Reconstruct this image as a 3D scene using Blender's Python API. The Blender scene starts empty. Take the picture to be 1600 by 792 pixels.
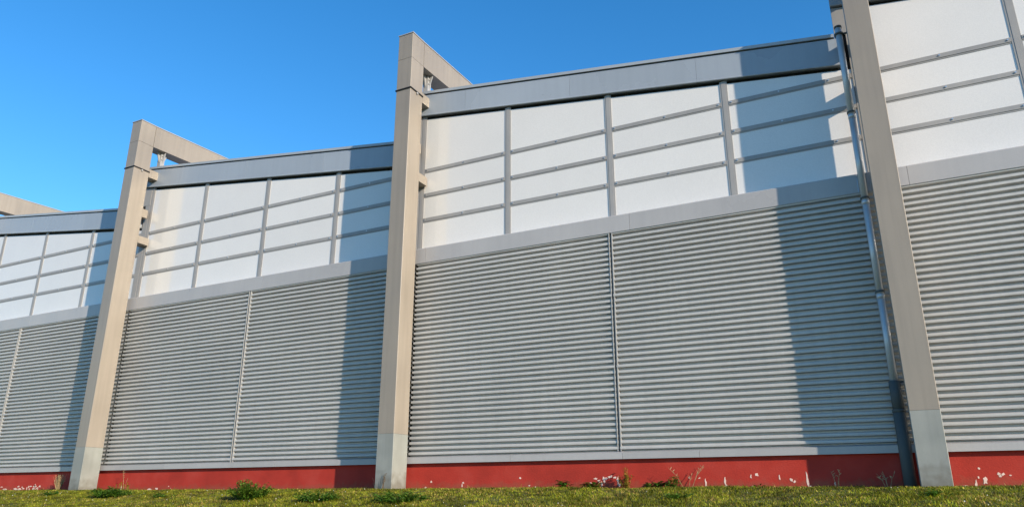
import bpy, math, random
import numpy as np
from mathutils import Vector, noise

random.seed(7)
rng = np.random.default_rng(11)
scene = bpy.context.scene
COL = scene.collection
R = math.radians

# ------------------------------------------------------------------ camera
cam_data = bpy.data.cameras.new("camera")
cam_data.sensor_width = 36.0
cam_data.lens = 25.99
cam_data.clip_start = 0.05
cam_data.clip_end = 5000.0
cam = bpy.data.objects.new("camera", cam_data)
cam.location = (0.0, -10.0, 0.0)
cam.rotation_euler = (R(90 + 18.1), 0.0, R(26.9))
COL.objects.link(cam)
scene.camera = cam

# ------------------------------------------------------------------ sky and sun
SUN_AZ = R(67.4)      # from the wall's outward normal towards +X
SUN_EL = R(19.5)
to_sun = Vector((math.sin(SUN_AZ) * math.cos(SUN_EL), -math.cos(SUN_AZ) * math.cos(SUN_EL), math.sin(SUN_EL)))
world = bpy.data.worlds.new("World")
scene.world = world
world.use_nodes = True
wn, wl = world.node_tree.nodes, world.node_tree.links
for n in list(wn):
    wn.remove(n)
sky = wn.new("ShaderNodeTexSky")
sky.sky_type = 'NISHITA'
sky.sun_disc = False
sky.sun_elevation = SUN_EL
sky.sun_rotation = math.atan2(to_sun.x, to_sun.y)
sky.altitude = 0.0
sky.air_density = 1.0
sky.dust_density = 0.1
sky.ozone_density = 3.0
hs = wn.new("ShaderNodeHueSaturation")
hs.inputs["Saturation"].default_value = 1.30
bg = wn.new("ShaderNodeBackground")
bg.inputs["Strength"].default_value = 0.15
wo = wn.new("ShaderNodeOutputWorld")
wl.new(sky.outputs[0], hs.inputs["Color"])
wl.new(hs.outputs[0], bg.inputs["Color"])
wl.new(bg.outputs[0], wo.inputs["Surface"])

sun_data = bpy.data.lights.new("sun", 'SUN')
sun_data.energy = 4.3
sun_data.angle = R(0.53)
sun_data.color = (1.0, 0.845, 0.65)
sun = bpy.data.objects.new("sun", sun_data)
sun.rotation_euler = to_sun.to_track_quat('Z', 'Y').to_euler()
sun.location = (20, -20, 20)
COL.objects.link(sun)

vs = scene.view_settings
vs.view_transform = 'Standard'
vs.look = 'None'
vs.exposure = 0.75
vs.gamma = 1.0
vs.use_curve_mapping = False
cy = scene.cycles
cy.use_denoising = True
cy.max_bounces = 8
cy.blur_glossy = 0.3
cy.caustics_reflective = True
cy.sample_clamp_indirect = 6.0

# ------------------------------------------------------------------ helpers
def link(o, parent=None):
    COL.objects.link(o)
    if parent is not None:
        o.parent = parent
    return o

def mesh_obj(name, verts, faces, mat, parent=None, smooth=False):
    me = bpy.data.meshes.new(name)
    me.from_pydata([tuple(v) for v in verts], [], faces)
    me.update()
    if mat is not None:
        me.materials.append(mat)
    if smooth:
        me.polygons.foreach_set("use_smooth", [True] * len(me.polygons))
    return link(bpy.data.objects.new(name, me), parent)

def tag(o, label=None, cat=None, group=None, kind=None):
    if label: o["label"] = label
    if cat: o["category"] = cat
    if group: o["group"] = group
    if kind: o["kind"] = kind
    return o

def empty(name, loc=(0, 0, 0)):
    o = bpy.data.objects.new(name, None)
    o.location = loc
    o.empty_display_size = 0.2
    return link(o)

class MB:
    """collects verts and faces of one mesh"""
    def __init__(s):
        s.v, s.f = [], []
    def add(s, verts, faces):
        b = len(s.v)
        s.v += [tuple(p) for p in verts]
        s.f += [tuple(i + b for i in f) for f in faces]
        return s
    def box(s, x0, x1, y0, y1, z0, z1, c=0.0):
        if c <= 0:
            v = [(x, y, z) for z in (z0, z1) for y in (y0, y1) for x in (x0, x1)]
            s.add(v, [(0, 2, 3, 1), (4, 5, 7, 6), (0, 1, 5, 4), (2, 6, 7, 3), (0, 4, 6, 2), (1, 3, 7, 5)])
        else:   # vertical edges chamfered by c
            p = [(x0 + c, y0), (x1 - c, y0), (x1, y0 + c), (x1, y1 - c), (x1 - c, y1), (x0 + c, y1), (x0, y1 - c), (x0, y0 + c)]
            s.add([(a, b, z) for z in (z0, z1) for a, b in p],
                  [tuple(range(7, -1, -1)), tuple(range(8, 16))] + [(i, (i + 1) % 8, 8 + (i + 1) % 8, 8 + i) for i in range(8)])
        return s
    def prism_x(s, prof, x0, x1, z0=0.0, z1=0.0):
        """profile (y,z) run along x; z0/z1 shift the two ends (sloping runs)"""
        n = len(prof)
        s.add([(x0, y, z + z0) for y, z in prof] + [(x1, y, z + z1) for y, z in prof],
              [tuple(range(n)), tuple(range(2 * n - 1, n - 1, -1))] + [(i, i + n, (i + 1) % n + n, (i + 1) % n) for i in range(n)])
        return s
    def plate(s, poly, y0, y1):
        """polygon (x,z) given thickness from y0 (front) to y1"""
        n = len(poly)
        s.add([(x, y0, z) for x, z in poly] + [(x, y1, z) for x, z in poly],
              [tuple(range(n)), tuple(range(2 * n - 1, n - 1, -1))] + [(i, i + n, (i + 1) % n + n, (i + 1) % n) for i in range(n)])
        return s
    def tube(s, p0, p1, r, n=12, r1=None):
        p0, p1 = Vector(p0), Vector(p1)
        d = (p1 - p0).normalized()
        a = d.orthogonal().normalized(); b = d.cross(a)
        r1 = r if r1 is None else r1
        vv = [p0 + (a * math.cos(t) + b * math.sin(t)) * r for t in [2 * math.pi * i / n for i in range(n)]]
        vv += [p1 + (a * math.cos(t) + b * math.sin(t)) * r1 for t in [2 * math.pi * i / n for i in range(n)]]
        s.add(vv, [tuple(range(n - 1, -1, -1)), tuple(range(n, 2 * n))] + [(i, (i + 1) % n, n + (i + 1) % n, n + i) for i in range(n)])
        return s
    def build(s, name, mat, parent=None, smooth=False):
        return mesh_obj(name, s.v, s.f, mat, parent, smooth)

# ------------------------------------------------------------------ materials
def mat_new(name):
    m = bpy.data.materials.new(name)
    m.use_nodes = True
    nt = m.node_tree
    return m, nt.nodes, nt.links, nt.nodes["Principled BSDF"]

def ramp(n, stops):
    r = n.new("ShaderNodeValToRGB")
    e = r.color_ramp.elements
    while len(e) < len(stops):
        e.new(0.5)
    for i, (p, c) in enumerate(stops):
        e[i].position = p
        e[i].color = (*c, 1) if len(c) == 3 else c
    return r

def painted(name, col, rough=0.45, var=0.10, scale=1.5, streak=0.0, spec=0.5, metal=0.0, bump=0.0, rand=0.06, coat=0.0, grain=0.04):
    """painted or coated sheet: cloudy tone, fine grain, optional rain streaks, a little difference from piece to piece"""
    m, n, l, b = mat_new(name)
    tc = n.new("ShaderNodeTexCoord")
    geo = n.new("ShaderNodeNewGeometry")
    no = n.new("ShaderNodeTexNoise"); no.inputs["Scale"].default_value = scale; no.inputs["Detail"].default_value = 6
    l.new(geo.outputs["Position"], no.inputs["Vector"])
    fine = n.new("ShaderNodeTexNoise"); fine.inputs["Scale"].default_value = 90; fine.inputs["Detail"].default_value = 3
    l.new(geo.outputs["Position"], fine.inputs["Vector"])
    oi = n.new("ShaderNodeObjectInfo")
    def mr(sock, lo, hi, flo=0.3, fhi=0.7):
        x = n.new("ShaderNodeMapRange"); x.inputs[1].default_value = flo; x.inputs[2].default_value = fhi
        x.inputs[3].default_value = lo; x.inputs[4].default_value = hi; l.new(sock, x.inputs[0]); return x.outputs[0]
    def mul(a, c):
        x = n.new("ShaderNodeMath"); x.operation = 'MULTIPLY'; l.new(a, x.inputs[0]); l.new(c, x.inputs[1]); return x.outputs[0]
    f = mul(mr(no.outputs[0], 1 - var, 1 + var * .6), mr(fine.outputs[0], 1 - grain, 1 + grain))
    f = mul(f, mr(oi.outputs["Random"], 1 - rand, 1 + rand, 0, 1))
    if streak > 0:
        mp = n.new("ShaderNodeMapping"); mp.inputs["Scale"].default_value = (7, 7, 0.35)
        l.new(geo.outputs["Position"], mp.inputs["Vector"])
        st = n.new("ShaderNodeTexNoise"); st.inputs["Scale"].default_value = 1.6; st.inputs["Detail"].default_value = 5
        l.new(mp.outputs[0], st.inputs["Vector"])
        f = mul(f, mr(st.outputs[0], 1 - streak, 1.0, 0.36, 0.56))
    mx = n.new("ShaderNodeVectorMath"); mx.operation = 'SCALE'
    mx.inputs[0].default_value = col
    l.new(f, mx.inputs["Scale"])
    l.new(mx.outputs[0], b.inputs["Base Color"])
    l.new(mr(no.outputs[0], rough * .8, rough * 1.25), b.inputs["Roughness"])
    b.inputs["Specular IOR Level"].default_value = spec
    b.inputs["Metallic"].default_value = metal
    b.inputs["Coat Weight"].default_value = coat
    b.inputs["Coat Roughness"].default_value = 0.12
    if bump > 0:
        bn = n.new("ShaderNodeTexNoise"); bn.inputs["Scale"].default_value = 3.0; bn.inputs["Detail"].default_value = 2
        l.new(geo.outputs["Position"], bn.inputs["Vector"])
        bm = n.new("ShaderNodeBump"); bm.inputs["Strength"].default_value = bump; bm.inputs["Distance"].default_value = 0.02
        l.new(bn.outputs[0], bm.inputs["Height"]); l.new(bm.outputs[0], b.inputs["Normal"])
    return m

M = {}
M['pane'] = painted("translucent_panel", (0.665, 0.65, 0.625), rough=0.10, var=0.02, scale=1.6, streak=0.0, spec=0.95, bump=0.003, rand=0.03, grain=0.05)
M['frame'] = painted("grey_frame", (0.295, 0.29, 0.285), rough=0.42, var=0.07, scale=3, streak=0.04, rand=0.05)
M['sill'] = painted("sill_sheet", (0.365, 0.36, 0.365), rough=0.32, var=0.06, scale=1.2, streak=0.03, bump=0.03)
M['fascia'] = painted("fascia_sheet", (0.295, 0.335, 0.385), rough=0.28, var=0.05, scale=.9, streak=0.03, bump=0.04, rand=0.05)
M['cap'] = painted("fascia_cap", (0.35, 0.385, 0.43), rough=0.35, var=0.06)
M['louvre'] = painted("silver_corrugated", (0.44, 0.437, 0.427), rough=0.38, var=0.08, scale=.8, streak=0.06, spec=0.5, rand=0.035)
M['channel'] = painted("joint_channel", (0.31, 0.315, 0.315), rough=0.42, var=0.06)
M['column'] = painted("taupe_cladding", (0.262, 0.232, 0.195), rough=0.42, var=0.07, scale=1.0, streak=0.08, bump=0.02, rand=0.02)
M['foot'] = painted("pale_foot", (0.25, 0.265, 0.25), rough=0.55, var=0.14, scale=2.5, streak=0.08, rand=0.02)
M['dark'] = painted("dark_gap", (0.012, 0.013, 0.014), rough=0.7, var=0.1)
M['steel'] = painted("galvanised", (0.30, 0.30, 0.30), rough=0.45, var=0.12, scale=8)
M['pipe'] = painted("downpipe_grey", (0.58, 0.61, 0.64), rough=0.36, var=0.06, scale=4, metal=0.25, spec=0.6)
M['castpipe'] = painted("standpipe_dark", (0.085, 0.095, 0.095), rough=0.75, var=0.15, scale=6)
M['roof'] = painted("roof_sheet", (0.30, 0.31, 0.33), rough=0.5, var=0.1)
M['screw'] = painted("screw_steel", (0.55, 0.55, 0.55), rough=0.3, var=0.05, metal=0.7)
M['chip'] = painted("bare_plaster", (0.74, 0.56, 0.48), rough=0.9, var=0.15, scale=12)

def grimy_foot(m):
    """splash dirt with a ragged upper edge on the lowest part of the feet"""
    n, l = m.node_tree.nodes, m.node_tree.links
    b = n["Principled BSDF"]
    src = b.inputs["Base Color"].links[0].from_socket
    geo = n.new("ShaderNodeNewGeometry")
    sp = n.new("ShaderNodeSeparateXYZ"); l.new(geo.outputs["Position"], sp.inputs[0])
    no = n.new("ShaderNodeTexNoise"); no.inputs["Scale"].default_value = 9; no.inputs["Detail"].default_value = 7
    l.new(geo.outputs["Position"], no.inputs["Vector"])
    ma = n.new("ShaderNodeMath"); ma.operation = 'MULTIPLY_ADD'; ma.inputs[1].default_value = -0.55
    l.new(no.outputs[0], ma.inputs[0]); l.new(sp.outputs[2], ma.inputs[2])
    mr = n.new("ShaderNodeMapRange"); mr.inputs[1].default_value = -0.16; mr.inputs[2].default_value = 0.10
    mr.inputs[3].default_value = 0.6; mr.inputs[4].default_value = 0.0
    l.new(ma.outputs[0], mr.inputs[0])
    mx = n.new("ShaderNodeMix"); mx.data_type = 'RGBA'; mx.inputs[7].default_value = (0.10, 0.085, 0.06, 1)
    l.new(mr.outputs[0], mx.inputs[0]); l.new(src, mx.inputs[6]); l.new(mx.outputs[2], b.inputs["Base Color"])
grimy_foot(M['foot'])

def plinth_material():
    m, n, l, b = mat_new("red_plinth_paint")
    geo = n.new("ShaderNodeNewGeometry")
    no = n.new("ShaderNodeTexNoise"); no.inputs["Scale"].default_value = 2.0; no.inputs["Detail"].default_value = 10
    l.new(geo.outputs["Position"], no.inputs["Vector"])
    r = ramp(n, [(0.28, (0.30, 0.027, 0.018)), (0.5, (0.375, 0.033, 0.022)), (0.72, (0.41, 0.052, 0.038))])
    l.new(no.outputs[0], r.inputs[0])
    # soil splashed on the lowest centimetres
    sp = n.new("ShaderNodeSeparateXYZ"); l.new(geo.outputs["Position"], sp.inputs[0])
    n2 = n.new("ShaderNodeTexNoise"); n2.inputs["Scale"].default_value = 14; n2.inputs["Detail"].default_value = 5
    l.new(geo.outputs["Position"], n2.inputs["Vector"])
    ad = n.new("ShaderNodeMath"); ad.operation = 'MULTIPLY_ADD'; ad.inputs[1].default_value = -0.22
    l.new(n2.outputs[0], ad.inputs[0]); l.new(sp.outputs[2], ad.inputs[2])
    mr = n.new("ShaderNodeMapRange"); mr.inputs[1].default_value = 0.0; mr.inputs[2].default_value = 0.10
    mr.inputs[3].default_value = 0.5; mr.inputs[4].default_value = 0.0
    l.new(ad.outputs[0], mr.inputs[0])
    mx = n.new("ShaderNodeMix"); mx.data_type = 'RGBA'
    mx.inputs[7].default_value = (0.20, 0.085, 0.05, 1)
    l.new(mr.outputs[0], mx.inputs[0]); l.new(r.outputs[0], mx.inputs[6])
    l.new(mx.outputs[2], b.inputs["Base Color"])
    b.inputs["Roughness"].default_value = 0.8
    b.inputs["Specular IOR Level"].default_value = 0.25
    bm = n.new("ShaderNodeBump"); bm.inputs["Strength"].default_value = 0.25; bm.inputs["Distance"].default_value = 0.01
    n3 = n.new("ShaderNodeTexNoise"); n3.inputs["Scale"].default_value = 60; n3.inputs["Detail"].default_value = 4
    l.new(geo.outputs["Position"], n3.inputs["Vector"]); l.new(n3.outputs[0], bm.inputs["Height"]); l.new(bm.outputs[0], b.inputs["Normal"])
    return m
M['plinth'] = plinth_material()

def ground_material():
    m, n, l, b = mat_new("lawn_soil")
    geo = n.new("ShaderNodeNewGeometry")
    no = n.new("ShaderNodeTexNoise"); no.inputs["Scale"].default_value = 2.2; no.inputs["Detail"].default_value = 8
    l.new(geo.outputs["Position"], no.inputs["Vector"])
    r = ramp(n, [(0.3, (0.045, 0.055, 0.012)), (0.5, (0.07, 0.075, 0.016)), (0.7, (0.12, 0.10, 0.03))])  # soil tones darkened, with the self-shadow of grass put into the colour
    l.new(no.outputs[0], r.inputs[0]); l.new(r.outputs[0], b.inputs["Base Color"])
    b.inputs["Roughness"].default_value = 0.95
    return m
M['ground'] = ground_material()

def leaf_material(name, attr=True, col=(0.06, 0.12, 0.02)):
    m, n, l, b = mat_new(name)
    b.inputs["Roughness"].default_value = 0.5
    b.inputs["Specular IOR Level"].default_value = 0.35
    tr = n.new("ShaderNodeBsdfTranslucent")
    ms = n.new("ShaderNodeMixShader"); ms.inputs[0].default_value = 0.28
    out = n["Material Output"]
    if attr:
        a = n.new("ShaderNodeAttribute"); a.attribute_name = "tint"
        l.new(a.outputs["Color"], b.inputs["Base Color"]); l.new(a.outputs["Color"], tr.inputs["Color"])
    else:
        geo = n.new("ShaderNodeNewGeometry")
        no = n.new("ShaderNodeTexNoise"); no.inputs["Scale"].default_value = 25
        l.new(geo.outputs["Position"], no.inputs["Vector"])
        r = ramp(n, [(0.3, tuple(c * .6 for c in col)), (0.7, tuple(c * 1.35 for c in col))])
        l.new(no.outputs[0], r.inputs[0])
        l.new(r.outputs[0], b.inputs["Base Color"]); l.new(r.outputs[0], tr.inputs["Color"])
    l.new(b.outputs[0], ms.inputs[1]); l.new(tr.outputs[0], ms.inputs[2]); l.new(ms.outputs[0], out.inputs["Surface"])
    return m
M['grass'] = leaf_material("grass_blades")
M['leaf_dark'] = leaf_material("weed_leaf_dark", False, (0.075, 0.185, 0.018))
M['leaf_mid'] = leaf_material("weed_leaf_mid", False, (0.14, 0.225, 0.024))
M['leaf_rust'] = leaf_material("weed_leaf_rust", False, (0.13, 0.075, 0.025))
M['leaf_yellow'] = leaf_material("weed_leaf_yellow", False, (0.33, 0.22, 0.03))
M['dry'] = leaf_material("dry_straw", False, (0.42, 0.32, 0.17))
M['petal_yellow'] = leaf_material("yellow_petals", False, (0.75, 0.45, 0.02))
M['petal_white'] = leaf_material("white_petals", False, (0.75, 0.75, 0.70))

# ------------------------------------------------------------------ ground: bank rising to the wall
BANK = 0.15
BASE = 0.085
def gz(x, y):
    t = min(max((y + 12.0) / 0.1, 0), 1)
    if y > -0.15:
        z = BASE
    elif y > -0.55:                       # rounded shoulder of the bank
        u = (-0.15 - y) / 0.4
        z = BASE - BANK * 0.4 * u * u * 0.5
    elif y > -12:
        z = BASE - BANK * 0.2 - BANK * (-0.55 - y)
    else:
        z = BASE - BANK * 0.2 - BANK * 11.45
    return z
def gbump(x, y):
    if y < -12 or abs(x) > 60:
        return 0.0
    a = 0.022 * noise.noise(Vector((x * 1.1, y * 1.1, 3.1))) + 0.012 * noise.noise(Vector((x * 3.3, y * 3.3, 9.0)))
    return a * min(1.0, max(0.25, (0.1 - y) / 1.0))

def ground_sheet():
    xs = np.concatenate([[-2500, -800, -250, -90, -50], np.arange(-32, 14.01, 0.2), [18, 25, 45, 90, 250, 800, 2500]])
    ys = np.concatenate([[-2500, -700, -200, -60, -25, -14, -12.1], np.arange(-12, -3.9, 0.5), np.arange(-3.5, 1.01, 0.1), [3, 8, 15, 40, 120, 400, 2500]])
    nx, ny = len(xs), len(ys)
    v = [(x, y, gz(x, y) + gbump(x, y)) for y in ys for x in xs]
    f = [(j * nx + i, j * nx + i + 1, (j + 1) * nx + i + 1, (j + 1) * nx + i) for j in range(ny - 1) for i in range(nx - 1)]
    o = mesh_obj("ground", v, f, M['ground'], None, True)
    tag(o, "grassy bank rising to the foot of the hall", "ground", kind="structure")
ground_sheet()

# ------------------------------------------------------------------ the hall
L = 7.69                       # bay length
BAYS = [-3 * L, -2 * L, -L, 0.0]
COLX = 0.165                   # column's left edge from the bay's start
CW, CD = 0.325, 0.402          # column width and depth
SL = -0.1325                   # roof fall along a bay
Y_LOU, Y_SILL, Y_PANE, Y_FAS, Y_TRIM, Y_PLI = 0.545, 0.515, 0.705, 0.645, 0.462, 0.525
Z_TRIM0, Z_TRIM1 = 0.495, 0.59
Z_SILL0, Z_SILL1 = 3.94, 4.235
FB0, FT0 = 7.04, 7.56          # fascia bottom and top at a bay's start
MULL = [0.36, 2.18, 4.09, 6.01, 7.62]
TRANS = [4.83, 5.325, 5.825]
DEEP = 14.0

hall = empty("industrial_hall", (0, 0, 0))
tag(hall, "long grey industrial hall with stepped sloping roofs above a red plinth", "building")

def corrugated(x0, x1, z0, z1, n, parent):
    depth = 0.058
    prof = [(0.0, 1.0), (0.24, 1.0), (0.27, 0.94), (0.35, 0.06), (0.38, 0.0), (0.58, -0.03), (0.79, 0.0), (0.825, 0.06), (0.955, 0.93), (0.985, 1.0)]
    seg = len(prof)
    xs = np.linspace(x0, x1, 15)
    pitch = (z1 - z0) / n
    v, f = [], []
    nz = n * seg + 1
    for i in range(nz):
        k, t = divmod(i, seg)
        fz, fy = prof[t]
        z = z0 + pitch * (k + fz)
        for x in xs:
            w = 0.0016 * noise.noise(Vector((x * 1.3, z * 1.7, x0))) + 0.0009 * noise.noise(Vector((x * .4, k * 3.1, 5)))
            v.append((x, Y_LOU - 0.016 + depth * fy + w - (0.009 if k == 0 else 0.0), z + 1.2 * w - (0.004 if i == 0 else 0.0)))
    nx = len(xs)
    for i in range(nz - 1):
        for j in range(nx - 1):
            f.append((i * nx + j, i * nx + j + 1, (i + 1) * nx + j + 1, (i + 1) * nx + j))
    return mesh_obj("corrugated_sheet", v, f, M['louvre'], parent)

def channel(x, z0, z1, parent):
    """double-lipped joint strip standing proud of the corrugations"""
    mb = MB()
    for a, b in ((-0.030, -0.018), (0.018, 0.030)):
        mb.box(x + a, x + b, 0.519, 0.60, z0, z1)
    mb.box(x - 0.018, x + 0.018, 0.572, 0.598, z0, z1)
    return mb.build("joint_channel", M['channel'], parent)

def make_bay(xb, first, last):
    fb = lambda o: FB0 + SL * o
    ft = lambda o: FT0 + SL * o
    xe = xb + L
    # dark lining wall behind everything, the sheets are fixed to it
    MB().plate([(xb + 0.02, 0.0), (xe - 0.02, 0.0), (xe - 0.02, ft(L) - 0.03), (xb + 0.02, ft(0) - 0.03)], 0.765, 0.90).build("lining_wall", M['dark'], hall)
    # red plinth
    MB().box(xb, xe - 0.004, Y_PLI, 0.75, -0.25, 0.52).build("plinth", M['plinth'], hall)
    # bottom flashing in lengths
    o = 0.0
    t = MB()
    cuts = [0.0, 2.35, 4.15, 5.25, L]
    for a, b in zip(cuts[:-1], cuts[1:]):
        fl = MB().prism_x([(Y_TRIM, Z_TRIM0), (Y_TRIM, Z_TRIM1 - 0.004), (Y_LOU + .02, Z_TRIM1 + 0.02), (Y_LOU + .02, Z_TRIM0 + 0.004), (Y_TRIM + 0.004, Z_TRIM0)], xb + a + 0.002, xb + b - 0.002)
        fl.build("bottom_flashing", M['sill'], hall)
    # corrugated cladding: two sheets and three joint strips
    mid = xb + MULL[2]
    lo, hi = Z_TRIM1 + 0.012, Z_SILL0 + 0.03
    pt = (hi - lo) / 40
    for xa, xc in ((xb + 0.43, mid - 0.012), (mid + 0.012, xe + 0.395)):     # three sheets high, each lapping the one below
        k0 = 0
        for nr in (14, 13, 13):
            corrugated(xa, xc, lo + pt * k0, lo + pt * (k0 + nr), nr, hall)
            k0 += nr
    channel(mid, lo + 0.006, hi - 0.02, hall)
    # sill band in lengths
    cuts = [0.0, 0.62, 4.42, L]
    for a, b in zip(cuts[:-1], cuts[1:]):
        MB().prism_x([(Y_SILL, Z_SILL0), (Y_SILL - 0.004, Z_SILL1 - 0.03), (Y_SILL + 0.01, Z_SILL1 - 0.015), (Y_PANE + 0.02, Z_SILL1 + 0.03), (Y_PANE + 0.05, Z_SILL0 + 0.05), (Y_LOU + .03, Z_SILL0 + 0.006), (Y_SILL + 0.02, Z_SILL0)],
                     xb + a + 0.002, xb + b - 0.002).build("sill_band", M['sill'], hall)
    # glazing
    glz = empty("glazing_bay", (0, 0, 0)); glz.parent = hall
    zb = Z_SILL1 + 0.02
    rows = [zb] + TRANS
    for c in range(4):
        x0, x1 = xb + MULL[c] + 0.03, xb + MULL[c + 1] - 0.03
        if c == 3: x1 = xe + 0.148
        for r in range(4):
            jy = random.uniform(-0.002, 0.002)
            za = rows[r] + (0.02 if r else 0.0)
            if r < 3:
                poly = [(x0, za), (x1, za), (x1, rows[r + 1] - 0.02), (x0, rows[r + 1] - 0.02)]
            else:
                poly = [(x0, za), (x1, za), (x1, fb(x1 - xb) - 0.06), (x0, fb(x0 - xb) - 0.06)]
            MB().plate(poly, Y_PANE + jy, Y_PANE + 0.03).build("pane", M['pane'], glz)
    y0 = Y_PANE
    for c in range(4):       # transoms, stepped profile, butted between the mullions
        x0, x1 = xb + MULL[c] + 0.060, xb + MULL[c + 1] - 0.060
        if c == 3: x1 = xe + 0.146
        for i, z in enumerate(TRANS):
            if c == 3 and z > fb(MULL[4]) - 0.1:
                pass
            h = 0.046
            p = [(y0 + 0.01, z - h), (y0 - 0.005, z - h), (y0 - 0.005, z - h + 0.020), (y0 - 0.013, z - h + 0.023), (y0 - 0.013, z + h - 0.006), (y0 - 0.005, z + h), (y0 + 0.01, z + h)]
            MB().prism_x(p, x0, x1).build("transom", M['frame'], glz)
        # thin bead along the bottom of the panes
        MB().prism_x([(y0 + 0.012, zb - 0.02), (y0 - 0.02, zb - 0.02), (y0 - 0.02, zb + 0.012), (y0 + 0.012, zb + 0.02)], x0, x1).build("bottom_bead", M['frame'], glz)
    for c, mo in enumerate(MULL):
        x = xb + mo
        if c == 4:
            continue
        w = 0.058
        top = fb(x - xb) - 0.012
        zs = Z_SILL1 + 0.005
        mb = MB()
        mb.plate([(x - w, zs), (x + w, zs), (x + w, top - 0.005), (x - w, top - 0.005)], y0 - 0.009, y0 + 0.01)
        mb.plate([(x - w * .55, zs), (x + w * .55, zs), (x + w * .55, top), (x - w * .55, top)], y0 - 0.0135, y0 - 0.0105)
        mb.build("mullion", M['frame'], glz)
    # wide flat jamb sheet beside the column
    jr = xb + MULL[0] - 0.060
    zu = FT0 + SL * L + 0.02
    MB().plate([(xb + 0.152, Z_SILL1 - 0.01), (jr, Z_SILL1 - 0.01), (jr, zu - 0.002), (xb + 0.152, zu - 0.002)], y0 - 0.012, y0 + 0.05).build("jamb_sheet", M['frame'], glz)
    MB().plate([(xb + 0.003, zu), (jr, zu), (jr, fb(MULL[0]) - 0.015), (xb + 0.003, fb(0) - 0.015)], y0 - 0.015, y0 + 0.05).build("jamb_sheet", M['frame'], glz)
    # screw heads on transoms, sill and bottom flashing
    sc = MB()
    for c in range(4):
        x0, x1 = xb + MULL[c] + 0.10, xb + MULL[c + 1] - 0.10
        for z in TRANS:
            for x in (x0, (x0 + x1) / 2, x1):
                sc.tube((x, y0 - 0.012, z + 0.012), (x, y0 - 0.024, z + 0.012), 0.013, 6)
    tag(sc.build("screw_heads", M['screw'], glz), kind="stuff")
    # fascia: lengths of folded sheet, cap above
    cuts = [0.0, 1.30, 3.42, 5.62, L + 0.10]
    for a, b in zip(cuts[:-1], cuts[1:]):
        h = FT0 - FB0
        prof = [(Y_FAS, 0.0), (Y_FAS - 0.004, 0.012), (Y_FAS, 0.03), (Y_FAS, h - 0.074), (Y_FAS + 0.20, h - 0.074), (Y_FAS + 0.20, 0.03), (Y_FAS + 0.04, 0.0)]
        MB().prism_x(prof, xb + a + 0.0015, xb + b - 0.0015, FB0 + SL * a, FB0 + SL * b).build("fascia_sheet", M['fascia'], hall)
    prof = [(Y_FAS - 0.022, h - 0.052), (Y_FAS - 0.026, h - 0.0), (Y_FAS + 0.22, h + 0.012), (Y_FAS + 0.22, h - 0.052)]
    MB().prism_x(prof, xb - 0.004, xe - 0.006, FB0, FB0 + SL * L).build("fascia_cap", M['cap'], hall)
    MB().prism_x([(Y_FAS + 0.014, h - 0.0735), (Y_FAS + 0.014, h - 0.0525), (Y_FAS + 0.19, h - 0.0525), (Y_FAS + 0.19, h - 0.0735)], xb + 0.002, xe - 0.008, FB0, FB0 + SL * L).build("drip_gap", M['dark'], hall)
    # roof sheet and the upright step wall at the high end of the bay
    MB().prism_x([(0.88, h - 0.09), (0.88, h - 0.01), (DEEP, h - 0.01), (DEEP, h - 0.09)], xb + 0.003, xe - 0.003, FB0, FB0 + SL * L).build("roof", M['roof'], hall)
    zl = 0.0 if first else FT0 + SL * L - 0.3
    MB().box(xb - 0.001, xb + 0.0018, 0.72, DEEP, zl, FB0 + 0.40).build("step_wall", M['sill'], hall)
    if last:
        MB().box(xe, xe + 0.05, 0.53, DEEP, -0.2, FT0 + SL * L - 0.1).build("end_wall", M['sill'], hall)
    MB().box(xb + 0.01, xe - 0.01, DEEP - 0.1, DEEP - 0.02, -1.0, FT0 + SL * L - 0.1).build("rear_wall", M['sill'], hall)

for i, xb in enumerate(BAYS):
    make_bay(xb, i == 0, i == len(BAYS) - 1)

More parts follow.
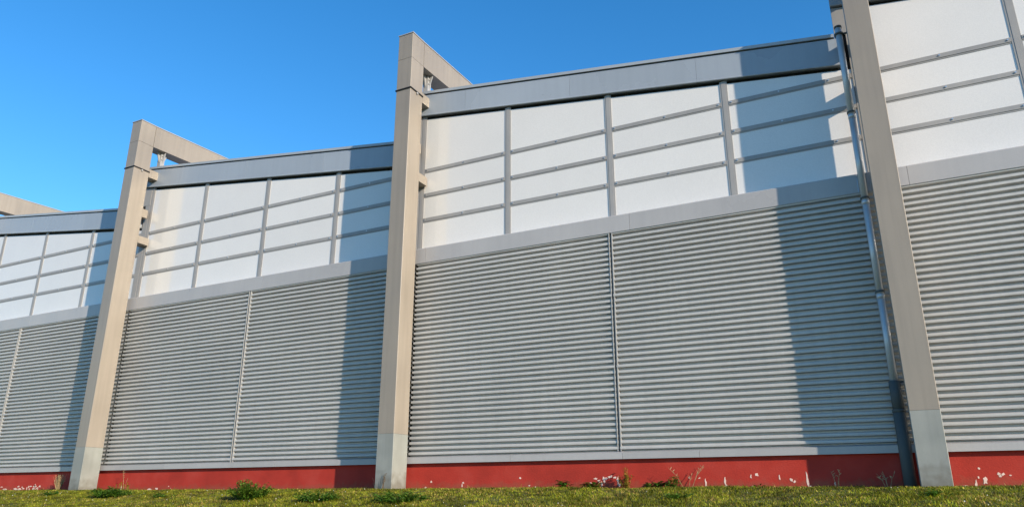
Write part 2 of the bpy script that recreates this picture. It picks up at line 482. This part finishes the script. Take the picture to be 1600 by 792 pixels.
# bare patches where the red paint has flaked off: (x, z, width, height)
def chips():
    spots = []
    def flake(x, z, w, h, k=11):
        w, h = w * 1.2, h * 1.2
        pts = []
        for i in range(k):
            a = 2 * math.pi * i / k + random.uniform(-.25, .25)
            r = random.uniform(.35, 1.15)
            pts.append((x + math.cos(a) * w * .5 * r, z + math.sin(a) * h * .5 * r))
        MB().plate(pts, Y_PLI - 0.0025, Y_PLI + 0.002).build("paint_flake", M['chip'], hall)
    # cluster by the far left
    for i in range(26):
        flake(random.uniform(-18.9, -17.0), 0.125 + abs(random.gauss(0, .035)), random.uniform(.03, .13), random.uniform(.02, .06))
    # the ragged arch shape in the middle of the third bay
    for x, z, w, h in ((-3.98, .235, .07, .03), (-3.93, .20, .045, .06), (-3.89, .155, .035, .07), (-3.85, .21, .04, .09), (-3.82, .235, .05, .04), (-3.76, .255, .08, .035),
                       (-3.69, .245, .07, .035), (-3.645, .205, .03, .10), (-3.62, .14, .04, .04), (-4.06, .17, .04, .03), (-4.15, .12, .05, .03), (-4.95, .12, .05, .025), (-5.05, .14, .03, .02)):
        flake(x, z, w, h)
    for x, z, w, h in ((-2.62, .23, .02, .02), (-2.48, .225, .03, .025), (-2.40, .17, .022, .14), (-2.14, .185, .022, .13), (-2.13, .12, .03, .05), (-1.80, .235, .02, .06), (-1.72, .26, .04, .035), (-1.78, .11, .03, .04),
                       (-1.44, .22, .03, .06), (-1.30, .19, .05, .04), (-1.26, .17, .03, .03), (-1.10, .20, .028, .19), (-0.78, .14, .02, .06),
                       (-6.80, .21, .035, .035), (-6.2, .19, .03, .03), (-6.22, .15, .02, .05), (-5.2, .25, .03, .03), (-6.9, .12, .04, .03),
                       (-14.30, .16, .03, .10), (-14.33, .12, .06, .03), (-13.45, .115, .1, .03), (-13.25, .13, .08, .03), (-12.9, .17, .03, .02),
                       (0.80, .30, .02, .03), (0.84, .17, .055, .085), (0.745, .12, .03, .10), (0.78, .20, .03, .02), (0.62, .10, .06, .03), (0.99, .24, .03, .03), (1.03, .235, .03, .03), (1.0, .215, .04, .03), (1.10, .22, .025, .02),
                       (1.31, .21, .03, .04), (1.36, .23, .03, .03), (1.43, .27, .025, .07), (1.5, .15, .03, .04), (1.7, .2, .05, .05), (2.1, .16, .06, .05), (2.6, .22, .04, .06)):
        flake(x, z, w, h)
chips()

# ------------------------------------------------------------------ portal frames
def make_frame():
    root = empty("portal_frame", (0, 0, 0))
    c = 0.006
    core = MB().box(0.008, CW - 0.008, 0.008, CD - 0.008, -0.3, 8.40)
    core.build("core", M['dark'], root)
    MB().box(0, CW, 0, CD, -0.3, 0.948, c).build("foot", M['foot'], root)
    MB().box(0.001, CW - 0.001, 0.001, CD - 0.001, 0.951, 7.235, c).build("column", M['column'], root)
    MB().box(0.001, CW - 0.001, 0.001, CD - 0.001, 7.262, 7.902, c).build("column_head", M['column'], root)
    # corner box and roof beam
    MB().box(0.001, CW - 0.001, 0.001, 0.398, 7.908, 8.435, c).build("corner_box", M['column'], root)
    y1, rise = 12.0, 0.035
    b = MB()
    v = []
    for y, dz in ((0.404, 0.0), (y1, rise * (y1 - 0.4))):
        v += [(0.001, y, 7.908 + dz), (CW - 0.001, y, 7.908 + dz), (CW - 0.001, y, 8.435 + dz), (0.001, y, 8.435 + dz)]
    b.add(v, [(0, 1, 2, 3), (7, 6, 5, 4), (0, 4, 5, 1), (1, 5, 6, 2), (2, 6, 7, 3), (3, 7, 4, 0)])
    b.build("roof_beam", M['column'], root)
    k = MB()
    v = []
    for y, z in ((-0.010, 8.437), (0.40, 8.437), (y1, 8.437 + rise * (y1 - 0.4))):
        v += [(-0.010, y, z), (CW + 0.010, y, z), (CW + 0.010, y, z + 0.018), (-0.010, y, z + 0.018)]
    k.add(v, [(0, 1, 2, 3), (11, 10, 9, 8)] + [(a + i, a + 4 + i, a + 4 + (i + 1) % 4, a + (i + 1) % 4) for a in (0, 4) for i in range(4)])
    k.build("beam_cap", M['roof'], root)
    # dark double band at the splice, with a bolt
    st = MB()
    st.box(-0.014, CW + 0.014, -0.014, CD + 0.006, 7.236, 7.246)
    st.box(-0.014, CW + 0.014, -0.014, CD + 0.006, 7.252, 7.261)
    strap = st.build("splice_band", M['dark'], root)
    MB().tube((CW + 0.002, 0.20, 7.215), (CW + 0.03, 0.20, 7.215), 0.022, 8).build("bolt", M['steel'], strap)
    # brackets tying the column to the wall
    MB().box(0.06, CW - 0.004, CD + 0.001, 0.66, 7.13, 7.33).build("tie_bracket", M['column'], root)
    MB().box(0.06, CW - 0.004, CD + 0.001, 0.674, 5.50, 5.67).build("tie_bracket", M['column'], root)
    MB().box(0.02, 0.17, CD + 0.001, 0.644, 6.19, 6.39).build("tie_bracket", M['column'], root)
    # short post under the beam with flared head plates
    cx = CW / 2
    p = MB().box(cx - 0.055, cx + 0.055, 0.72, 0.83, 7.35, 7.915)
    post = p.build("post", M['steel'], root)
    for s in (-1, 1):
        g = MB()
        yc = 0.775
        g.add([(cx - 0.012, yc + s * 0.056, 7.66), (cx - 0.012, yc + s * 0.14, 7.905), (cx - 0.012, yc + s * 0.056, 7.905),
               (cx + 0.012, yc + s * 0.056, 7.66), (cx + 0.012, yc + s * 0.14, 7.905), (cx + 0.012, yc + s * 0.056, 7.905)],
              [(0, 1, 2), (5, 4, 3), (0, 3, 4, 1), (1, 4, 5, 2), (2, 5, 3, 0)])
        g.build("gusset", M['steel'], post)
        g = MB()
        xc = cx
        g.add([(xc + s * 0.056, yc - 0.012, 7.66), (xc + s * 0.13, yc - 0.012, 7.905), (xc + s * 0.056, yc - 0.012, 7.905),
               (xc + s * 0.056, yc + 0.012, 7.66), (xc + s * 0.13, yc + 0.012, 7.905), (xc + s * 0.056, yc + 0.012, 7.905)],
              [(0, 1, 2), (5, 4, 3), (0, 3, 4, 1), (1, 4, 5, 2), (2, 5, 3, 0)])
        g.build("gusset", M['steel'], post)
    for dz in (7.74, 7.83):
        MB().tube((cx + 0.054, 0.775 - .03, dz), (cx + 0.075, 0.775 - .03, dz), 0.014, 6).build("bolt", M['steel'], post)
    return root

def copy_tree(o, parent=None):
    c = o.copy()
    COL.objects.link(c)
    c.parent = parent
    for ch in list(o.children):
        copy_tree(ch, c)
    return c

proto = make_frame()
labels = ["taupe portal frame cut off by the picture's left edge, only its roof beam showing",
          "taupe portal frame farthest back that shows its whole column",
          "taupe portal frame standing in the middle between the second and third full bays",
          "taupe portal frame with the downpipe beside it, its front face towards us",
          "taupe portal frame at the end of the bay right of the downpipe"]
for i in range(5):
    f = proto if i == 0 else copy_tree(proto)
    f.location = (BAYS[0] + i * L + COLX, 0, 0)
    tag(f, labels[i], "portal frame", "portal frames in front of the hall")

# ------------------------------------------------------------------ downpipe
dp = empty("downpipe", (0.062, 0.452, BASE))
tag(dp, "blue grey steel downpipe with dark standpipe foot, left of the nearest frame", "downpipe")
def pipe_piece(name, z0, z1, r, mat, parent, n=20):
    return MB().tube((0, 0, z0 - BASE), (0, 0, z1 - BASE), r, n).build(name, mat, parent, True)
def shade_auto(o):
    me = o.data
    for p in me.polygons:
        p.use_smooth = len(p.vertices) == 4
zs = [1.33, 2.47, 3.78, 5.08, 6.53]
for a, b in zip(zs[:-1], zs[1:]):
    o = pipe_piece("pipe_length", a + 0.004, b - 0.004, 0.046, M['pipe'], dp); shade_auto(o)
for z in zs[1:-1]:
    o = pipe_piece("collar", z - 0.05, z + 0.012, 0.050, M['pipe'], dp); shade_auto(o)
    cl = MB().tube((0, 0, z + 0.03 - BASE), (0, 0, z + 0.055 - BASE), 0.058, 20).box(-0.012, 0.012, 0.058, 0.085, z + 0.03 - BASE, z + 0.055 - BASE)
    cl.build("pipe_clip", M['castpipe'], dp)
o = MB().tube((0, 0, 6.505 - BASE), (0, 0, 6.534 - BASE), 0.0525, 20).build("rim", M['castpipe'], dp); shade_auto(o)
o = pipe_piece("socket", 0.98, 1.36, 0.068, M['castpipe'], dp); shade_auto(o)
o = pipe_piece("socket_ring", 0.975, 1.01, 0.077, M['castpipe'], dp); shade_auto(o)
o = pipe_piece("standpipe", -0.1, 0.985, 0.073, M['castpipe'], dp); shade_auto(o)
for z in (6.40, 1.345):
    MB().tube((0, 0, z - .012 - BASE), (0, 0, z + .012 - BASE), 0.066, 20).box(0.05, 0.14, -0.01, 0.01, z - .012 - BASE, z + .012 - BASE).build("pipe_clip", M['castpipe'], dp)

# ------------------------------------------------------------------ grass
def grass():
    N = 520000
    x = rng.uniform(-27, 7, N); y = -4.2 + 4.7 * rng.uniform(0, 1, N) ** 0.85
    keep = np.ones(N, bool)
    # nothing grows through the columns
    for k in range(5):
        cx = BAYS[0] + k * L + COLX
        keep &= ~((x > cx - 0.01) & (x < cx + CW + 0.01) & (y > -0.01) & (y < CD))
    x, y = x[keep], y[keep]; N = len(x)
    def vnoise(s, o):
        g = rng.uniform(0, 1, (256, 256))
        u = (x * s + 50 + o) % 255; w = (y * s + 80 + o) % 255
        i, j = u.astype(int), w.astype(int); a, b = u - i, w - j
        a = a * a * (3 - 2 * a); b = b * b * (3 - 2 * b)
        i2, j2 = (i + 1) % 256, (j + 1) % 256
        return (g[i, j] * (1 - a) + g[i2, j] * a) * (1 - b) + (g[i, j2] * (1 - a) + g[i2, j2] * a) * b
    n1, n2, n3 = vnoise(0.9, 0), vnoise(3.7, 7), vnoise(9.0, 13)
    clump = 0.45 * n1 + 0.35 * n2 + 0.2 * n3
    z = np.array([gz(a, b) + gbump(a, b) for a, b in zip(x, y)]) - 0.006
    near_wall = np.clip((0.15 - y) / 0.35, 0.45, 1)
    h = (0.012 + 0.040 * clump ** 1.3) * rng.uniform(0.55, 1.35, N) * near_wall
    tall = rng.uniform(0, 1, N) < 0.006
    h[tall] *= 1.9
    fringe = (y > 0.22) & (vnoise(1.9, 17) > 0.52) & (rng.uniform(0, 1, N) < 0.35)
    h[fringe] *= 2.6
    ang = rng.uniform(0, 2 * np.pi, N)
    lean = rng.uniform(0.35, 1.35, N) * h
    w = rng.uniform(0.0026, 0.0065, N)
    dx, dy = np.cos(ang), np.sin(ang)
    px, py = -dy * w, dx * w
    v = np.empty((N, 5, 3))
    v[:, 0] = np.c_[x - px, y - py, z]; v[:, 1] = np.c_[x + px, y + py, z]
    mx, my, mz = x + dx * lean * .35, y + dy * lean * .35, z + h * .6
    v[:, 2] = np.c_[mx + px * .8, my + py * .8, mz]; v[:, 3] = np.c_[mx - px * .8, my - py * .8, mz]
    v[:, 4] = np.c_[x + dx * lean, y + dy * lean, z + h]
    base = np.arange(N) * 5
    quads = np.c_[base, base + 1, base + 2, base + 3]; tris = np.c_[base + 3, base + 2, base + 4]
    loops = np.concatenate([np.c_[quads, tris].ravel()])
    starts = np.c_[np.arange(N) * 7, np.arange(N) * 7 + 4].ravel()
    me = bpy.data.meshes.new("grass")
    me.vertices.add(N * 5); me.vertices.foreach_set("co", v.ravel())
    me.loops.add(N * 7); me.loops.foreach_set("vertex_index", loops.astype(np.int32))
    me.polygons.add(N * 2); me.polygons.foreach_set("loop_start", starts.astype(np.int32))
    me.update(calc_edges=True)
    green = np.array([0.150, 0.200, 0.012]); deep = np.array([0.060, 0.125, 0.008]); olive = np.array([0.27, 0.225, 0.018]); straw = np.array([0.46, 0.33, 0.09])
    t = rng.uniform(0, 1, N)
    dryn = np.clip((vnoise(1.6, 31) - 0.55) * 2.2, 0, 1) * 0.6 + np.clip((y + 0.10) / 0.35, 0, 1) * 0.45
    lush = np.clip((vnoise(0.8, 57) - 0.55) * 2.5, 0, 1)
    c = green[None] * (1 - lush[:, None]) + deep[None] * lush[:, None]
    k = (rng.uniform(0, 1, N) * 0.75)[:, None]
    c = c * (1 - k) + olive[None] * k
    ds = (t < 0.06 + 0.5 * dryn)[:, None]
    c = np.where(ds, straw[None] * rng.uniform(.6, 1.2, N)[:, None], c)
    c *= (0.50 + 1.35 * vnoise(11.0, 71) ** 1.5 + 0.55 * (vnoise(2.6, 91) - .5))[:, None]
    c *= rng.uniform(0.6, 1.3, N)[:, None]
    col = np.ones((N, 5, 4)); col[:, :, :3] = c[:, None, :]
    at = me.color_attributes.new("tint", 'FLOAT_COLOR', 'POINT')
    at.data.foreach_set("color", col.ravel())
    me.materials.append(M['grass'])
    o = link(bpy.data.objects.new("grass", me))
    tag(o, "short olive green grass growing on the bank", "grass", kind="stuff")
grass()

def clover():
    """tiny white flower heads in the lawn, too many and too small to count"""
    mb = MB()
    for i in range(260):
        x = random.uniform(-22, 4); y = random.uniform(-2.8, -0.25)
        if noise.noise(Vector((x * .7, y * 1.3, 2.0))) < 0.02 and random.random() < .75:
            continue
        z = gz(x, y) + gbump(x, y) + random.uniform(.03, .05)
        r = random.uniform(.004, .008)
        p = [(x, y, z + r)] + [(x + r * math.cos(a), y + r * math.sin(a), z) for a in (0, 1.57, 3.14, 4.71)] + [(x, y, z - r)]
        mb.add(p, [(0, 1, 2), (0, 2, 3), (0, 3, 4), (0, 4, 1), (5, 2, 1), (5, 3, 2), (5, 4, 3), (5, 1, 4)])
    tag(mb.build("clover_flowers", M['petal_white']), "tiny white clover heads dotted over the lawn", "flowers", kind="stuff")
clover()

# ------------------------------------------------------------------ weeds
def leaf(mb, p, d, up, ln, wd, curl=0.3, n=4):
    """one bent leaf blade with a pointed tip and a folded midrib"""
    d = Vector(d).normalized(); up = Vector(up)
    side = d.cross(up)
    if side.length < 1e-4: side = Vector((1, 0, 0))
    side.normalize(); nr = side.cross(d).normalized()
    vs, fs = [], []
    for i in range(n + 1):
        t = i / n
        w = wd * math.sin(math.pi * min(1, 0.12 + 0.88 * t)) ** 0.8 * .5 if i < n else 0.0
        c = Vector(p) + d * ln * t - nr * curl * ln * t * t
        fold = nr * w * 0.35
        if i < n:
            vs += [c - side * w + fold, c, c + side * w + fold]
        else:
            vs += [c]
    for i in range(n - 1):
        a = i * 3
        fs += [(a, a + 1, a + 4, a + 3), (a + 1, a + 2, a + 5, a + 4)]
    a = (n - 1) * 3
    fs += [(a, a + 1, a + 3), (a + 1, a + 2, a + 3)]
    mb.add(vs, fs)

def bushy(name, loc, w, h, nst, nlf, ln, mats, seed, label, cat="weed", spread=1.0, group="weeds in the lawn"):
    rd = random.Random(seed)
    x0, y0 = loc
    z0 = gz(x0, y0) + gbump(x0, y0) - 0.01
    root = empty(name, (x0, y0, z0))
    stems = MB(); fol = [MB() for _ in mats]
    for s in range(nst):
        a = rd.uniform(0, 2 * math.pi); rr = w * .5 * math.sqrt(rd.random()) * spread
        tip = Vector((math.cos(a) * rr, math.sin(a) * rr * .8, h * rd.uniform(.55, 1.0) * (1 - .45 * (rr / (w * .5)) ** 2)))
        b = Vector((tip.x * .35, tip.y * .35, 0))
        stems.tube(b, tip, 0.0035, 5, 0.0015)
        for k in range(nlf):
            t = rd.uniform(.15, 1)
            p = b.lerp(tip, t)
            aa = rd.uniform(0, 2 * math.pi)
            d = Vector((math.cos(aa), math.sin(aa), rd.uniform(-.15, .75)))
            leaf(fol[rd.randrange(len(fol))], p, d, (0, 0, 1), ln * rd.uniform(.6, 1.2), ln * rd.uniform(.35, .55), rd.uniform(.1, .5), 3)
    stems.build("stem", mats[0], root)
    for f, m in zip(fol, mats):
        if f.v:
            f.build("foliage", m, root)
    tag(root, label, cat, group)
    return root

D, Mi, Ru, Ye = M['leaf_dark'], M['leaf_mid'], M['leaf_rust'], M['leaf_yellow']
bushy("leafy_weed", (-8.85, -1.30), .78, .34, 90, 18, .055, [D, Mi, Mi], 1, "tall bushy dark green weed in the lawn below the second bay's middle")
bushy("leafy_weed", (-12.35, -1.12), .90, .19, 80, 14, .06, [D, D, Mi], 2, "wide low dark green weed in the lawn beside the far frame")
bushy("leafy_weed", (-14.35, -0.90), .50, .12, 16, 10, .06, [D], 3, "small flat dark green weed nearest the picture's left edge")
bushy("leafy_weed", (-7.45, -1.40), .80, .19, 60, 14, .055, [D, Mi], 4, "low spreading green weed in the lawn left of the middle frame")
bushy("leafy_weed", (-6.02, -1.42), .90, .17, 70, 14, .055, [D, Mi], 5, "low dark weed in the lawn in front of the middle frame's foot")
bushy("leafy_weed", (-2.35, -1.15), .35, .10, 14, 12, .05, [D, Mi], 6, "flat green weed in the lawn below the third bay's right half")
bushy("leafy_weed", (0.25, -1.05), .5, .09, 18, 12, .05, [D, Mi], 7, "flat green weed in the lawn before the nearest frame")
bushy("leafy_weed", (-10.9, -1.2), .45, .10, 14, 12, .05, [D, Mi], 8, "small green weed between the wide low weed and the tall bushy one")
W = "weeds at the foot of the wall"
bushy("wall_weed", (-4.42, .40), .20, .17, 7, 7, .11, [D, Ru], 11, "dark pointed weed against the red plinth, leftmost in the third bay", group=W)
bushy("wall_weed", (-3.98, .36), .30, .13, 12, 8, .11, [Ru, D, Mi], 12, "rust brown leafy weed under the flaked paint arch", group=W)
bushy("wall_weed", (-3.48, .40), .24, .33, 20, 14, .045, [Ye, Ye, Mi], 13, "upright yellow green weed against the red plinth", group=W)
bushy("wall_weed", (-3.06, .40), .30, .14, 10, 8, .10, [Ru, D], 14, "reddish brown weed just right of the yellow one", group=W)
bushy("wall_weed", (-2.80, .38), .28, .20, 14, 10, .07, [D, Mi, Ru], 15, "dark green and rust weed beside the bare dry stalks", group=W)
bushy("wall_weed", (-1.72, .42), .18, .10, 8, 7, .07, [Ru, Mi], 16, "small rusty weed under the white paint flakes", group=W)
bushy("wall_weed", (-16.55, .36), .3, .10, 8, 6, .06, [Mi, Ru], 17, "small weed by the wall left of the far frame", group=W)

def dry_tuft(loc, h, n, w, seed, label, mat=None, group="dry stalks by the wall"):
    rd = random.Random(seed)
    x0, y0 = loc
    mb = MB()
    for i in range(n):
        a = rd.uniform(-w, w); b = rd.uniform(-.05, .05)
        hh = h * rd.uniform(.5, 1)
        p0 = Vector((a * .25, b * .3, 0)); p1 = Vector((a * .7, b, hh * .6)); p2 = Vector((a * 1.3, b * 1.2, hh))
        mb.tube(p0, p1, 0.0038, 4, 0.003); mb.tube(p1, p2, 0.003, 4, 0.0012)
        if rd.random() < .5:
            for k in range(4):
                leaf(mb, p1.lerp(p2, k / 4), (rd.uniform(-1, 1), rd.uniform(-.4, .4), .6), (0, -1, 0), .05, .008, .3, 2)
    o = mb.build("dry_tuft", mat or M['dry'])
    o.location = (x0, y0, gz(x0, y0) + gbump(x0, y0) - .01)
    tag(o, label, "dry grass", group)
dry_tuft((-16.05, .33), .36, 60, .13, 21, "thick straw coloured tuft in the far frame's shadow")
dry_tuft((-14.02, .40), .52, 2, .09, 22, "tall single dry stalk leaning beside the far frame")
dry_tuft((-2.62, .43), .34, 4, .20, 23, "bare dry stalks crossing before the third bay's plinth")
dry_tuft((-7.75, .33), .24, 6, .10, 24, "thin dry stalks in the middle frame's shadow")
dry_tuft((-0.18, .38), .20, 5, .12, 25, "thin dry stalks at the foot of the downpipe")
dry_tuft((-0.75, .42), .25, 3, .05, 26, "dry stalk at the edge of the nearest frame's shadow")
dry_tuft((-7.32, -.06), .27, 3, .03, 27, "thin dark stalk standing against the middle frame's pale foot", M['leaf_rust'])

def dandelions(loc, n, w, seed, label):
    rd = random.Random(seed)
    x0, y0 = loc
    root = empty("yellow_flower", (x0, y0, gz(x0, y0) + gbump(x0, y0)))
    for i in range(n):
        a, b, h = rd.uniform(-w, w), rd.uniform(-.06, .06), rd.uniform(.09, .17)
        MB().tube((a, b, 0), (a, b, h), .003, 5).build("stem", M['leaf_mid'], root)
        hd = MB()
        for k in range(10):
            t = 2 * math.pi * k / 10
            leaf(hd, (a, b, h), (math.cos(t), math.sin(t), .5), (0, 0, 1), .034, .018, .2, 2)
        hd.build("flower_head", M['petal_yellow'], root)
    tag(root, label, "flower")
dandelions((-13.92, .30), 14, .17, 31, "cluster of yellow flowers at the red plinth beside the far frame")
